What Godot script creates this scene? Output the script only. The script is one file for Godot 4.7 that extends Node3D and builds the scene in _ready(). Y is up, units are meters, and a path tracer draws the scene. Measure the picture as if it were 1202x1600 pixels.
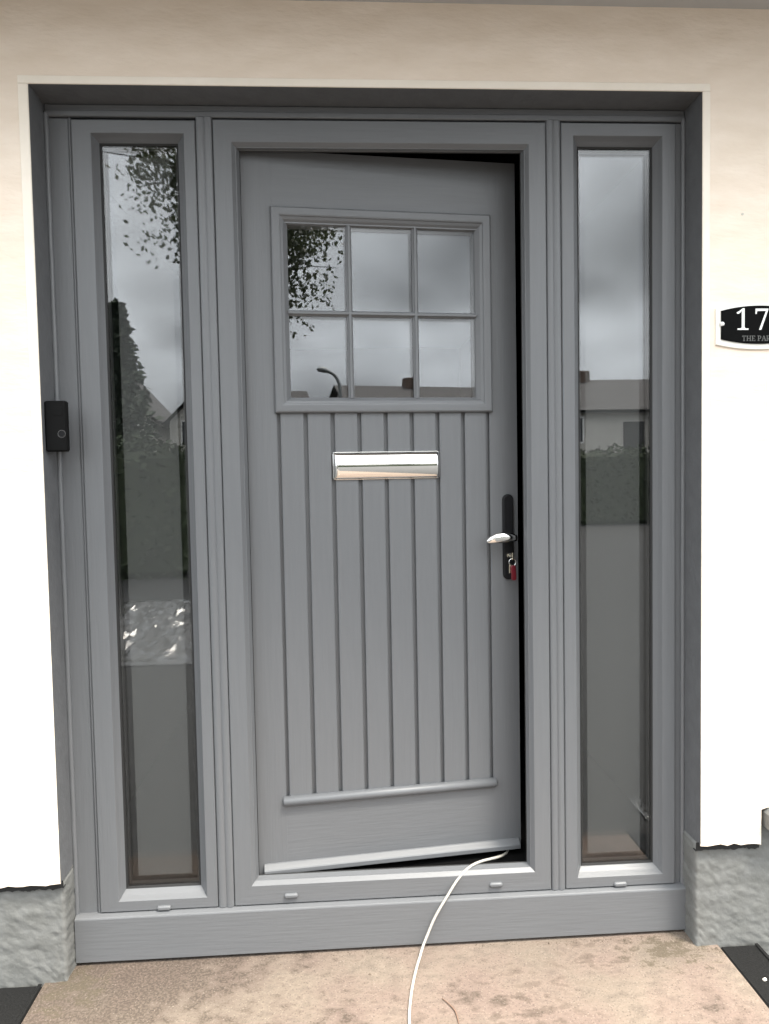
extends Node3D
# A grey front door with two sidelights, standing ajar in a white rendered wall, under an overcast sky.
# x runs right along the wall, y up, z out of the house; the faces of the frames lie in z = 0.

const GROUND := 0.015
const LEAF_ANGLE := 6.5
const WALL := 0.10
const PLINTH := 0.082
const OPEN_L := -0.780
const OPEN_R := 1.020
const OPEN_T := 2.437
const EAVE := 2.659

var M := {}
var taken := {}
var rng := RandomNumberGenerator.new()
var n1 := FastNoiseLite.new()
var n2 := FastNoiseLite.new()


# ---------------------------------------------------------------- helpers
func lin(r: float, g: float, b: float, a := 1.0) -> Color:
	var c := Color(r, g, b).linear_to_srgb()
	c.a = a
	return c


func numbered(called: String) -> String:
	var n: int = taken.get(called, 0)
	taken[called] = n + 1
	return called if n == 0 else "%s_%03d" % [called, n]


func tag(o: Node, label := "", category := "", group := "", kind := "") -> Node:
	if label:
		o.set_meta("label", label)
	if category:
		o.set_meta("category", category)
	if group:
		o.set_meta("group", group)
	if kind:
		o.set_meta("kind", kind)
	return o


func thing(called: String, label: String, category: String, at := Vector3.ZERO, group := "") -> Node3D:
	var o := Node3D.new()
	o.name = numbered(called)
	add_child(o)
	o.position = at
	tag(o, label, category, group)
	return o


func new_st() -> SurfaceTool:
	var st := SurfaceTool.new()
	st.begin(Mesh.PRIMITIVE_TRIANGLES)
	return st


func obj(called: String, what, m: Material, parent: Node = null) -> MeshInstance3D:
	var o := MeshInstance3D.new()
	o.name = called if parent else numbered(called)
	if what is SurfaceTool:
		what.generate_normals()
		o.mesh = what.commit()
	else:
		o.mesh = what
	o.material_override = m
	(parent if parent else self).add_child(o, true)
	return o


# one flat polygon, turned so that it faces "out"
func face(st: SurfaceTool, pts: Array, out: Vector3, smooth := false) -> void:
	var n: Vector3 = (pts[0] - pts[2]).cross(pts[0] - pts[1])
	if n.dot(out) < 0.0:
		pts = pts.duplicate()
		pts.reverse()
	st.set_smooth_group(0 if smooth else -1)
	for i in range(1, pts.size() - 1):
		for p in [pts[0], pts[i], pts[i + 1]]:
			st.add_vertex(p)


# a box with bevelled edges
func cbox(st: SurfaceTool, a: Vector3, b: Vector3, c := 0.002) -> void:
	var mid := (a + b) / 2.0
	var h := (b - a) / 2.0
	c = minf(c, minf(h.x, minf(h.y, h.z)) * 0.9)
	for ax in 3:
		var u := (ax + 1) % 3
		var v := (ax + 2) % 3
		for s in [-1.0, 1.0]:
			var pts := []
			for q in [[-1, -1], [1, -1], [1, 1], [-1, 1]]:
				var p := Vector3.ZERO
				p[ax] = s * h[ax]
				p[u] = q[0] * (h[u] - c)
				p[v] = q[1] * (h[v] - c)
				pts.append(mid + p)
			var o := Vector3.ZERO
			o[ax] = s
			face(st, pts, o)
		for su in [-1.0, 1.0]:
			for sv in [-1.0, 1.0]:
				var pts := []
				for e in [-1.0, 1.0]:
					var p := Vector3.ZERO
					var p2 := Vector3.ZERO
					p[ax] = e * (h[ax] - c)
					p2[ax] = p[ax]
					p[u] = su * h[u]
					p[v] = sv * (h[v] - c)
					p2[u] = su * (h[u] - c)
					p2[v] = sv * h[v]
					if e < 0:
						pts.append(mid + p)
						pts.append(mid + p2)
					else:
						pts.append(mid + p2)
						pts.append(mid + p)
				var o := Vector3.ZERO
				o[u] = su
				o[v] = sv
				face(st, pts, o)
	for sx in [-1.0, 1.0]:
		for sy in [-1.0, 1.0]:
			for sz in [-1.0, 1.0]:
				var s := Vector3(sx, sy, sz)
				face(st, [mid + s * (h - Vector3(0, c, c)), mid + s * (h - Vector3(c, 0, c)), mid + s * (h - Vector3(c, c, 0))], s)


func box(a: Vector3, b: Vector3, c := 0.002) -> SurfaceTool:
	var st := new_st()
	cbox(st, a, b, c)
	return st


# rectangular rings (x0, y0, x1, y1, z) joined into four mitred sides: left, right, bottom, top
func ring_side(rings: Array, side: int) -> SurfaceTool:
	var st := new_st()
	for i in rings.size() - 1:
		var a: Array = rings[i]
		var b: Array = rings[i + 1]
		var pa := [Vector3(a[0], a[1], a[4]), Vector3(a[2], a[1], a[4]), Vector3(a[2], a[3], a[4]), Vector3(a[0], a[3], a[4])]
		var pb := [Vector3(b[0], b[1], b[4]), Vector3(b[2], b[1], b[4]), Vector3(b[2], b[3], b[4]), Vector3(b[0], b[3], b[4])]
		var k: Array = [[3, 0], [1, 2], [0, 1], [2, 3]][side]
		var inward: Vector3 = [Vector3.RIGHT, Vector3.LEFT, Vector3.UP, Vector3.DOWN][side]
		var step: float = [b[0] - a[0], a[2] - b[2], b[1] - a[1], a[3] - b[3]][side]
		var dz: float = b[4] - a[4]
		var out := inward * (-dz) + Vector3(0, 0, step)
		face(st, [pa[k[0]], pa[k[1]], pb[k[1]], pb[k[0]]], out, false)
	return st


func ring_frame(rings: Array, parent: Node, upright := "stile", level := "rail", mv: Material = null, mh: Material = null) -> void:
	for side in 4:
		obj(upright if side < 2 else level, ring_side(rings, side), (mv if side < 2 else mh), parent)


func inset(r: Array, by: float, z: float) -> Array:
	return [r[0] + by, r[1] + by, r[2] - by, r[3] - by, z]


# a profile of (z, y) points swept along x, or of (x, z) points swept along y
func sweep_x(prof: Array, x0: float, x1: float, centre: Vector2) -> SurfaceTool:
	var st := new_st()
	for i in prof.size():
		var a: Vector2 = prof[i]
		var b: Vector2 = prof[(i + 1) % prof.size()]
		var m := (a + b) / 2.0 - centre
		var t := b - a
		var n := Vector2(-t.y, t.x)
		if n.dot(m) < 0:
			n = -n
		face(st, [Vector3(x0, a.y, a.x), Vector3(x1, a.y, a.x), Vector3(x1, b.y, b.x), Vector3(x0, b.y, b.x)], Vector3(0, n.y, n.x))
	for e in [[x0, -1.0], [x1, 1.0]]:
		var pts := []
		for p in prof:
			pts.append(Vector3(e[0], p.y, p.x))
		face(st, pts, Vector3(e[1], 0, 0))
	return st


func sweep_y(prof: Array, y0: float, y1: float) -> SurfaceTool:   # open profile, runs left to right, seen from +z
	var st := new_st()
	for i in prof.size() - 1:
		var a: Vector2 = prof[i]
		var b: Vector2 = prof[i + 1]
		var t := b - a
		face(st, [Vector3(a.x, y0, a.y), Vector3(b.x, y0, b.y), Vector3(b.x, y1, b.y), Vector3(a.x, y1, a.y)], Vector3(-t.y, 0, t.x), true)
	for e in [[y0, -1.0], [y1, 1.0]]:
		for i in prof.size() - 1:
			face(st, [Vector3(prof[i].x, e[0], prof[i].y), Vector3(prof[i + 1].x, e[0], prof[i + 1].y), Vector3(prof[i + 1].x, e[0], -0.02), Vector3(prof[i].x, e[0], -0.02)], Vector3(0, e[1], 0))
	return st


func tube(st: SurfaceTool, pts: Array, radii: Array, seg := 10) -> void:
	var rings := []
	var up := Vector3(0.31, 0.87, 0.37).normalized()
	for i in pts.size():
		var t: Vector3 = (pts[mini(i + 1, pts.size() - 1)] - pts[maxi(i - 1, 0)]).normalized()
		up = (up - t * up.dot(t)).normalized()
		var side := t.cross(up)
		var ring := []
		for k in seg:
			var a := TAU * k / seg
			ring.append(pts[i] + (up * cos(a) + side * sin(a)) * float(radii[i]))
		rings.append(ring)
	for i in pts.size() - 1:
		for k in seg:
			var k2 := (k + 1) % seg
			var mid: Vector3 = (rings[i][k] + rings[i][k2]) / 2.0 - pts[i]
			face(st, [rings[i][k], rings[i][k2], rings[i + 1][k2], rings[i + 1][k]], mid, true)
	for e in [[0, 1], [pts.size() - 1, pts.size() - 2]]:
		face(st, rings[e[0]], pts[e[0]] - pts[e[1]])


func curve_points(ctrl: Array, n: int) -> Array:
	var c := Curve3D.new()
	for i in ctrl.size():
		var t: Vector3 = (ctrl[mini(i + 1, ctrl.size() - 1)] - ctrl[maxi(i - 1, 0)]) / 6.0
		c.add_point(ctrl[i], -t, t)
	var out := []
	for i in n:
		out.append(c.sample_baked(c.get_baked_length() * i / (n - 1.0), true))
	return out


func same(v: float, n: int) -> Array:
	var a := []
	a.resize(n)
	a.fill(v)
	return a


# rounded outline (stadium or rounded rectangle) with thickness and an eased front edge
func rounded_plate(w: float, h: float, r: float, z0: float, z1: float, c: float, at := Vector2.ZERO) -> SurfaceTool:
	var st := new_st()
	var loops := []
	for q in [[0.0, z0], [0.0, z1 - c], [c * 0.3, z1 - c * 0.3], [c, z1]]:
		var loop := []
		for k in 4:
			var cx: float = [1, -1, -1, 1][k] * (w / 2 - r)
			var cy: float = [1, 1, -1, -1][k] * (h / 2 - r)
			for j in 7:
				var a := (k + j / 6.0) * PI / 2
				loop.append(Vector3(at.x + cx + cos(a) * (r - q[0]), at.y + cy + sin(a) * (r - q[0]), q[1]))
		loops.append(loop)
	var n: int = loops[0].size()
	for i in 3:
		for k in n:
			var k2 := (k + 1) % n
			var p: Vector3 = loops[i][k]
			face(st, [loops[i][k], loops[i][k2], loops[i + 1][k2], loops[i + 1][k]], Vector3(p.x - at.x, p.y - at.y, 0.02 * i), true)
	face(st, loops[3], Vector3(0, 0, 1))
	face(st, loops[0], Vector3(0, 0, -1))
	return st


# a lofted body: rings (centre, half height, half depth) along x
func loft_x(rings: Array, seg := 16) -> SurfaceTool:
	var st := new_st()
	var loops := []
	for q in rings:
		var loop := []
		for k in seg:
			var a := TAU * k / seg
			loop.append(q[0] + Vector3(0, sin(a) * q[1], cos(a) * q[2]))
		loops.append(loop)
	for i in loops.size() - 1:
		for k in seg:
			var k2 := (k + 1) % seg
			face(st, [loops[i][k], loops[i][k2], loops[i + 1][k2], loops[i + 1][k]], (loops[i][k] + loops[i][k2]) / 2.0 - rings[i][0] + (loops[i + 1][k] - rings[i + 1][0]), true)
	face(st, loops[0], rings[0][0] - rings[1][0])
	face(st, loops[-1], rings[-1][0] - rings[-2][0])
	return st


func fbm(n: FastNoiseLite, p: Vector3) -> float:
	return n.get_noise_3d(p.x, p.y, p.z)


# ---------------------------------------------------------------- materials
func noise_tex(freq: float, octaves: int, lo: Color, hi: Color, seed_: int, size := 512, kind := FastNoiseLite.TYPE_SIMPLEX_SMOOTH, from := 0.0, to := 1.0) -> NoiseTexture2D:
	var n := FastNoiseLite.new()
	n.noise_type = kind
	n.seed = seed_
	n.frequency = freq
	n.fractal_octaves = octaves
	var t := NoiseTexture2D.new()
	t.width = size
	t.height = size
	t.seamless = true
	t.noise = n
	var g := Gradient.new()
	g.offsets = PackedFloat32Array([from, to])
	g.colors = PackedColorArray([lo, hi])
	t.color_ramp = g
	return t


func plain(c: Color, rough := 0.6, metal := 0.0) -> StandardMaterial3D:
	var m := StandardMaterial3D.new()
	m.albedo_color = c
	m.roughness = rough
	m.metallic = metal
	return m


func textured(albedo: Texture2D, height: Texture2D, relief_cm: float, scale: Vector3, rough := 0.6, world := true, tint := Color.WHITE) -> StandardMaterial3D:
	var m := plain(tint, rough)
	m.albedo_texture = albedo
	m.uv1_triplanar = true
	m.uv1_world_triplanar = world
	m.uv1_scale = scale
	if height:
		m.heightmap_enabled = true
		m.heightmap_texture = height
		m.heightmap_scale = relief_cm
	return m


func make_materials() -> void:
	# grey foil with a faint raised wood grain, upright and level
	var grain := noise_tex(0.022, 5, Color(0, 0, 0), Color(1, 1, 1), 11, 512)
	var tone := noise_tex(0.012, 5, Color(0.972, 0.972, 0.972), Color(1, 1, 1), 12, 512)
	var g := lin(0.120, 0.124, 0.130)
	M.grey_v = textured(tone, grain, 0.03, Vector3(9.0, 0.55, 9.0), 0.42, false, g)
	M.grey_h = textured(tone, grain, 0.03, Vector3(0.55, 9.0, 9.0), 0.42, false, g)
	# the painted masonry of the reveal
	var lumps := noise_tex(0.02, 4, Color(0, 0, 0), Color(1, 1, 1), 21, 512)
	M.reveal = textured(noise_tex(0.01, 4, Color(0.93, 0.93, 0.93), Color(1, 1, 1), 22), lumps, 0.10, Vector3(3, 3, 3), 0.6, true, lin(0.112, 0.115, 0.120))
	M.plinth = textured(noise_tex(0.008, 5, Color(0.90, 0.90, 0.89), Color(1, 1, 1), 23), lumps, 0.12, Vector3(3.4, 3.4, 3.4), 0.55, true, lin(0.150, 0.152, 0.147))
	# off-white smooth render, dragged sideways by the float
	M.render = textured(noise_tex(0.006, 5, Color(0.955, 0.945, 0.93), Color(1, 1, 1), 31, 1024), noise_tex(0.03, 5, Color(0, 0, 0), Color(1, 1, 1), 32, 1024), 0.09, Vector3(0.8, 2.2, 1.6), 0.9, true, lin(0.84, 0.735, 0.63))
	M.bead = textured(noise_tex(0.006, 4, Color(0.97, 0.97, 0.96), Color(1, 1, 1), 33), lumps, 0.02, Vector3(2, 2, 2), 0.8, true, lin(0.86, 0.79, 0.70))
	M.soffit = plain(lin(0.42, 0.42, 0.42), 0.5)
	M.chrome = plain(lin(0.86, 0.85, 0.83), 0.06, 1.0)
	M.black_gloss = plain(lin(0.012, 0.012, 0.013), 0.28)
	M.black = plain(lin(0.005, 0.005, 0.005), 0.6)
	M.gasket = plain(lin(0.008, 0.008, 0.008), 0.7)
	M.glass = plain(Color(0.06, 0.08, 0.07, 0.02), 0.0)
	M.glass.transparency = BaseMaterial3D.TRANSPARENCY_ALPHA
	M.frost = plain(lin(0.80, 0.83, 0.81, 0.034), 0.6)
	M.frost.transparency = BaseMaterial3D.TRANSPARENCY_ALPHA
	# the inner panes carry a faint reflective heat-saving coating
	var film := Image.create_empty(4, 4, false, Image.FORMAT_RGBA8)
	film.fill(Color(1, 1, 1, 1))
	M.coated = plain(Color(0.96, 0.98, 1.0, 0.035), 0.0, 1.0)
	M.coated.albedo_texture = ImageTexture.create_from_image(film)
	M.coated.transparency = BaseMaterial3D.TRANSPARENCY_ALPHA
	M.spacer = plain(lin(0.004, 0.004, 0.004), 0.7)
	M.black.metallic_specular = 0.2
	M.black_gloss.metallic_specular = 0.25
	M.ceramic = plain(lin(0.78, 0.76, 0.70), 0.22)
	M.plaque_black = plain(lin(0.005, 0.005, 0.005), 0.5)
	M.plaque_black.metallic_specular = 0.12
	M.white_paint = plain(lin(0.80, 0.80, 0.78), 0.5)
	M.grey_paint = plain(lin(0.045, 0.045, 0.045), 0.5)
	M.cable = plain(lin(0.40, 0.38, 0.34), 0.5)
	M.red = plain(lin(0.10, 0.004, 0.010), 0.35)
	M.brass = plain(lin(0.62, 0.56, 0.44), 0.25, 1.0)
	M.rubber = textured(noise_tex(0.05, 4, Color(0.6, 0.6, 0.6), Color(1, 1, 1), 41), noise_tex(0.09, 4, Color(0, 0, 0), Color(1, 1, 1), 42), 0.03, Vector3(5, 5, 5), 0.5, true, lin(0.016, 0.016, 0.016))
	M.rubber.metallic_specular = 0.25
	M.tarmac = textured(noise_tex(0.05, 5, Color(0.7, 0.7, 0.7), Color(1, 1, 1), 43), noise_tex(0.2, 3, Color(0, 0, 0), Color(1, 1, 1), 44), 0.3, Vector3(1.1, 1.1, 1.1), 0.9, true, lin(0.055, 0.055, 0.054))
	M.grit = plain(lin(0.10, 0.075, 0.055), 0.9)
	M.stone = plain(lin(0.55, 0.52, 0.46), 0.8)
	M.twig = plain(lin(0.16, 0.10, 0.07), 0.9)
	M.bark = textured(noise_tex(0.03, 5, Color(0.6, 0.6, 0.6), Color(1, 1, 1), 51), noise_tex(0.05, 4, Color(0, 0, 0), Color(1, 1, 1), 52), 2.0, Vector3(3, 0.8, 3), 0.95, true, lin(0.09, 0.07, 0.055))
	M.leaf = plain(lin(0.034, 0.042, 0.022), 0.6)
	M.leaf.backlight_enabled = true
	M.leaf.backlight = lin(0.05, 0.06, 0.03)
	M.conifer = plain(lin(0.035, 0.05, 0.03), 0.8)
	M.hedge = plain(lin(0.045, 0.06, 0.03), 0.8)
	M.slate = textured(noise_tex(0.03, 4, Color(0.7, 0.7, 0.7), Color(1, 1, 1), 53), null, 0, Vector3(0.5, 0.5, 0.5), 0.8, true, lin(0.085, 0.08, 0.08))
	M.pebbledash = textured(noise_tex(0.03, 4, Color(0.88, 0.88, 0.87), Color(1, 1, 1), 54), null, 0, Vector3(0.6, 0.6, 0.6), 0.9, true, lin(0.60, 0.58, 0.54))
	M.brick = textured(noise_tex(0.03, 4, Color(0.8, 0.8, 0.8), Color(1, 1, 1), 55), null, 0, Vector3(0.6, 0.6, 0.6), 0.9, true, lin(0.14, 0.10, 0.08))
	M.window = plain(lin(0.03, 0.035, 0.04), 0.08)
	M.steel = plain(lin(0.22, 0.23, 0.23), 0.5, 0.6)
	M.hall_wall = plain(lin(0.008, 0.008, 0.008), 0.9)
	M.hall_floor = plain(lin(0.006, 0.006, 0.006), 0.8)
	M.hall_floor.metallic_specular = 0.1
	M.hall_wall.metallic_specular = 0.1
	M.sheet = plain(lin(0.11, 0.11, 0.11), 0.12)


func make_slab_material() -> StandardMaterial3D:
	# weathered concrete: pale beige with brown dirt, a mossy corner, dark pores and pale aggregate
	var w := 1200
	var h := 500
	var im := Image.create_empty(w, h, false, Image.FORMAT_RGB8)
	var hm := Image.create_empty(w, h, false, Image.FORMAT_RGB8)
	var a := FastNoiseLite.new()
	a.seed = 5
	a.frequency = 1.0
	a.fractal_octaves = 5
	var f := FastNoiseLite.new()
	f.seed = 9
	f.frequency = 1.0
	f.fractal_octaves = 3
	var sp := FastNoiseLite.new()
	sp.seed = 15
	sp.frequency = 1.0
	sp.fractal_octaves = 2
	var base := Vector3(0.148, 0.118, 0.093)
	var rosy := Vector3(0.156, 0.115, 0.094)
	var brown := Vector3(0.045, 0.033, 0.024)
	var moss := Vector3(0.062, 0.049, 0.031)
	var pale := Vector3(0.26, 0.225, 0.185)
	for j in h:
		var z := j / float(h) * 0.80
		for i in w:
			var x := -0.84 + i / float(w) * 1.92
			var big := a.get_noise_2d(x * 3.1, z * 3.1)
			var mid := a.get_noise_2d(x * 14.0 + 40.0, z * 22.0)
			var fine := f.get_noise_2d(x * 95.0, z * 95.0)
			var c := base.lerp(rosy, clampf(0.5 + big * 1.4, 0, 1))
			c *= 1.0 + 0.34 * mid + 0.12 * fine
			# dirt lies thickest on the left of the step and fades out in patches to the right
			var side := clampf((0.12 - x) / 0.75, 0.0, 1.0)
			var dirt := clampf(side * 1.7 - 0.25 + mid * 1.3 + big * 1.1, 0.0, 1.0) * (0.55 + 0.45 * clampf(0.5 + fine * 1.6, 0, 1))
			c = c.lerp(brown, clampf(dirt, 0.0, 0.9))
			# moss and soil in both corners by the plinth
			var corner := maxf(1.0 - Vector2((x - 0.93) / 0.16, (z - 0.10) / 0.10).length(), 1.0 - Vector2((x + 0.76) / 0.12, (z - 0.11) / 0.12).length())
			if corner > 0.0:
				c = c.lerp(moss, clampf(corner * 1.2 + mid * 1.5 + fine * 0.8 - 0.25, 0.0, 0.85))
			var along := clampf(1.0 - absf(x - 0.75 + z) / 0.35, 0.0, 1.0) * clampf(mid * 1.6, 0.0, 0.42)
			c = c.lerp(brown * 1.4, along)
			var s := sp.get_noise_2d(x * 160.0 + 7.0, z * 160.0)
			if s > 0.56:
				c = c.lerp(pale, clampf((s - 0.56) * 6.0, 0, 0.7))
			elif s < -0.52:
				c = c.lerp(brown * 0.5, clampf((-0.52 - s) * 6.0, 0, 0.75))
			im.set_pixel(i, j, lin(clampf(c.x, 0.02, 0.8), clampf(c.y, 0.02, 0.8), clampf(c.z, 0.02, 0.8)))
			var hh := clampf(0.5 + 0.22 * mid + 0.30 * fine + 0.25 * s, 0, 1)
			hm.set_pixel(i, j, Color(hh, hh, hh))
	var m := StandardMaterial3D.new()
	m.albedo_texture = ImageTexture.create_from_image(im)
	m.heightmap_enabled = true
	m.heightmap_texture = ImageTexture.create_from_image(hm)
	m.heightmap_scale = 0.18
	m.roughness = 0.92
	return m


# ---------------------------------------------------------------- sky
func make_sky() -> Sky:
	# a bright overcast: broken cloud, a little brighter overhead than low down
	var w := 768
	var h := 384
	var im := Image.create_empty(w, h, false, Image.FORMAT_RGBF)
	var n := FastNoiseLite.new()
	n.seed = 131
	n.frequency = 1.0
	n.fractal_octaves = 6
	n.fractal_gain = 0.5
	n.noise_type = FastNoiseLite.TYPE_PERLIN
	var glow := Vector3(sin(0.79) * cos(1.13), sin(1.13), cos(0.79) * cos(1.13))
	var tone := Vector3(0.955, 1.0, 1.035)
	for j in h:
		var el := (0.5 - (j + 0.5) / h) * PI
		for i in w:
			var az := (i + 0.5) / w * TAU
			var c := Vector3(0.20, 0.20, 0.19)
			if el > -0.02:
				var d := Vector3(cos(el) * sin(az), sin(el), cos(el) * cos(az))
				var q := d / (d.y + 0.28)
				var v := n.get_noise_3d(q.x * 1.15, 3.0, q.z * 1.15)
				var v2 := n.get_noise_3d(q.x * 2.6 + 9.0, 8.0, q.z * 2.6)
				var lum := 1.0 + 1.6 * v + 0.9 * v2
				lum *= 0.37 + 0.82 * sin(maxf(el, 0.0))
				lum *= 0.92 + 0.75 * pow(maxf(0.0, d.dot(glow)), 5.0)
				c = tone * clampf(lum, 0.2, 2.4)
				if lum > 1.0:
					c = c.lerp(Vector3(1.01, 1.0, 0.97) * lum, clampf((lum - 1.0) * 3.0, 0.0, 1.0))
			im.set_pixel(i, j, Color(c.x, c.y, c.z))
	var m := PanoramaSkyMaterial.new()
	m.panorama = ImageTexture.create_from_image(im)
	var s := Sky.new()
	s.sky_material = m
	return s


# ---------------------------------------------------------------- the house wall
func grid_patch(st: SurfaceTool, x0: float, x1: float, y0: float, y1: float, step: float, z: float, amp: float, rough_edge := 0.0) -> void:
	var nx := maxi(1, int(round((x1 - x0) / step)))
	var ny := maxi(1, int(round((y1 - y0) / step)))
	var p := []
	for j in ny + 1:
		var row := []
		for i in nx + 1:
			var x := lerpf(x0, x1, i / float(nx))
			var y := lerpf(y0, y1, j / float(ny))
			if rough_edge > 0.0 and j == 0:
				y += rough_edge * (n2.get_noise_2d(x * 55.0, 3.0) + 0.7 * n2.get_noise_2d(x * 160.0, 9.0))
			row.append(Vector3(x, y, z + amp * (n1.get_noise_2d(x * 6.0, y * 9.0) + 0.5 * n1.get_noise_2d(x * 24.0, y * 40.0))))
		p.append(row)
	for j in ny:
		for i in nx:
			face(st, [p[j][i], p[j][i + 1], p[j + 1][i + 1], p[j + 1][i]], Vector3(0, 0, 1), true)
	if rough_edge > 0.0:
		for i in nx:
			var a: Vector3 = p[0][i]
			var b: Vector3 = p[0][i + 1]
			face(st, [a, b, Vector3(b.x, b.y, -0.05), Vector3(a.x, a.y, -0.05)], Vector3(0, -1, 0))


func build_wall() -> void:
	var t := thing("house_wall", "white rendered house wall with grey plinth around the front door", "wall", Vector3(0, GROUND, 0))
	var o := Vector3(0, GROUND, 0)
	var st := new_st()
	grid_patch(st, -2.4, OPEN_L, 0.302, EAVE + 0.02, 0.02, WALL, 0.0007, 0.006)
	grid_patch(st, OPEN_R, 1.2, 0.322, EAVE + 0.02, 0.02, WALL, 0.0007, 0.006)
	grid_patch(st, 1.2, 2.6, 0.425, EAVE + 0.02, 0.02, WALL, 0.0007, 0.006)
	grid_patch(st, OPEN_L, OPEN_R, OPEN_T, EAVE + 0.02, 0.02, WALL, 0.0007)
	face(st, [Vector3(1.2, 0.316, WALL), Vector3(1.2, 0.425, WALL), Vector3(1.2, 0.425, -0.05), Vector3(1.2, 0.316, -0.05)], Vector3(1, 0, 0))
	obj("render_coat", st, M.render, t).position = -o
	# painted reveals and lintel underside
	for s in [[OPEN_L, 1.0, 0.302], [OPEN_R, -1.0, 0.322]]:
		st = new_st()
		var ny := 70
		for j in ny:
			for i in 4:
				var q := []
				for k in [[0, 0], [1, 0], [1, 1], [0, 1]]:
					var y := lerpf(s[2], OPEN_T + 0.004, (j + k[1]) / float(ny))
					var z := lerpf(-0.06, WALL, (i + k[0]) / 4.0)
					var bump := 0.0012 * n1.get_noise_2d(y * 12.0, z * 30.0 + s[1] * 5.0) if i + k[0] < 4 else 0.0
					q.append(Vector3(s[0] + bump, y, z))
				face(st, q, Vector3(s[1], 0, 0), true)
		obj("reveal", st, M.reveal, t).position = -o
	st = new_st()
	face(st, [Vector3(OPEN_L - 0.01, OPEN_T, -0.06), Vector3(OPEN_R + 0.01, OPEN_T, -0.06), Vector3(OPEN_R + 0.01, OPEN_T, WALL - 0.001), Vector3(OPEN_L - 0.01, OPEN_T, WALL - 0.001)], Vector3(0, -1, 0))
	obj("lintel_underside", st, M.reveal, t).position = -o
	# smooth plaster margin round the opening
	for q in [[Vector3(OPEN_L - 0.026, 0.312, WALL - 0.01), Vector3(OPEN_L - 0.0005, OPEN_T - 0.0, WALL + 0.0028)], [Vector3(OPEN_R + 0.0005, 0.332, WALL - 0.01), Vector3(OPEN_R + 0.022, OPEN_T, WALL + 0.0028)], [Vector3(OPEN_L - 0.026, OPEN_T + 0.0005, WALL - 0.01), Vector3(OPEN_R + 0.022, OPEN_T + 0.021, WALL + 0.0028)]]:
		obj("plaster_margin", box(q[0], q[1], 0.0012), M.bead, t).position = -o
	# lumpy painted plinth, each side, turning the corner into the opening
	for s in [[-2.4, -0.7795, -1.0], [1.0145, 2.6, 1.0]]:
		st = new_st()
		var corner: float = s[1] if s[2] < 0 else s[0]
		var nx := 90
		var ny := 72
		var p := []
		for j in ny + 1:
			var row := []
			for i in nx + 7:
				var v := j / float(ny)
				var x := 0.0
				var z := PLINTH
				if i <= 5:
					x = corner
					z = lerpf(-0.06, PLINTH, i / 6.0)
				else:
					var u := (i - 6) / float(nx)
					x = corner + s[2] * (u * u * 0.75 + u * 0.25) * (absf(s[1] - s[0]))
				var y := lerpf(-0.12, 0.445, v)
				var lump := 0.0035 * n1.get_noise_3d(x * 14.0, y * 22.0, z * 14.0) + 0.0026 * n2.get_noise_3d(x * 42.0, y * 60.0, z * 40.0)
				var low := clampf((0.16 - y) / 0.12, 0.0, 1.0)
				lump += low * 0.005 * maxf(0.0, n2.get_noise_3d(x * 70.0, y * 95.0, z * 70.0))
				# the render laps over a shadow gap at the top of the plinth
				var edge := 0.300 if s[2] < 0 else (0.320 if x < 1.2 else 0.423)
				if y > edge:
					row.append(Vector3(corner + s[2] * maxf(absf(x - corner), 0.03), y, minf(z, PLINTH - 0.045)))
					continue
				if i < 6:
					row.append(Vector3(x - s[2] * lump * 1.2, y, z))
				else:
					row.append(Vector3(x - s[2] * (0.004 * n2.get_noise_2d(y * 60.0, 4.0) if i == 6 else 0.0), y, z + lump - (0.004 if i == 6 else 0.0)))
			p.append(row)
		for j in ny:
			for i in nx + 6:
				face(st, [p[j][i], p[j][i + 1], p[j + 1][i + 1], p[j + 1][i]], Vector3(-s[2] if i < 6 else 0.0, 0, 1.0 if i >= 6 else 0.0), true)
		obj("plinth", st, M.plinth, t).position = -o
	# ragged black strip painted in for the shade under the lower render edge
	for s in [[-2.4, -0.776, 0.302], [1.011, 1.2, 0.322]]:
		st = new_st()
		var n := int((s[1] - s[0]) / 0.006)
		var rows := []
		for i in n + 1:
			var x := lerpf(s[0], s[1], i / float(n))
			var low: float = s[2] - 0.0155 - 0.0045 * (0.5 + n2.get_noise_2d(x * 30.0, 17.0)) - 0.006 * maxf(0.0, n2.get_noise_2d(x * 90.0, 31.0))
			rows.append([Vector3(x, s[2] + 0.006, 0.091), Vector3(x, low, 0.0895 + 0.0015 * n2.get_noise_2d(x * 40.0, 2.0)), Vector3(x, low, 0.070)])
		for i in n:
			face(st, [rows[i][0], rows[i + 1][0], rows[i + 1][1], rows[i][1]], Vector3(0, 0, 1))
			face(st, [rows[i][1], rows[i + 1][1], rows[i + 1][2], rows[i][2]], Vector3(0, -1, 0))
		obj("shade_strip", st, M.gasket, t).position = -o
	# small fixing plug and a chip in the render
	st = new_st()
	tube(st, [Vector3(1.135, 2.108, WALL - 0.003), Vector3(1.135, 2.108, WALL + 0.0015)], [0.004, 0.0035], 10)
	obj("wall_plug", st, M.stone, t).position = -o

	var e := thing("eaves", "grey overhanging eaves boarding along the top of the house wall", "eaves", Vector3(0, EAVE, WALL))
	obj("soffit_board", box(Vector3(-2.6, 0, -0.02), Vector3(2.8, 0.012, 0.50), 0.001), M.soffit, e)
	obj("fascia_board", box(Vector3(-2.6, -0.015, 0.502), Vector3(2.8, 0.19, 0.522), 0.003), M.soffit, e)
	st = new_st()
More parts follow.
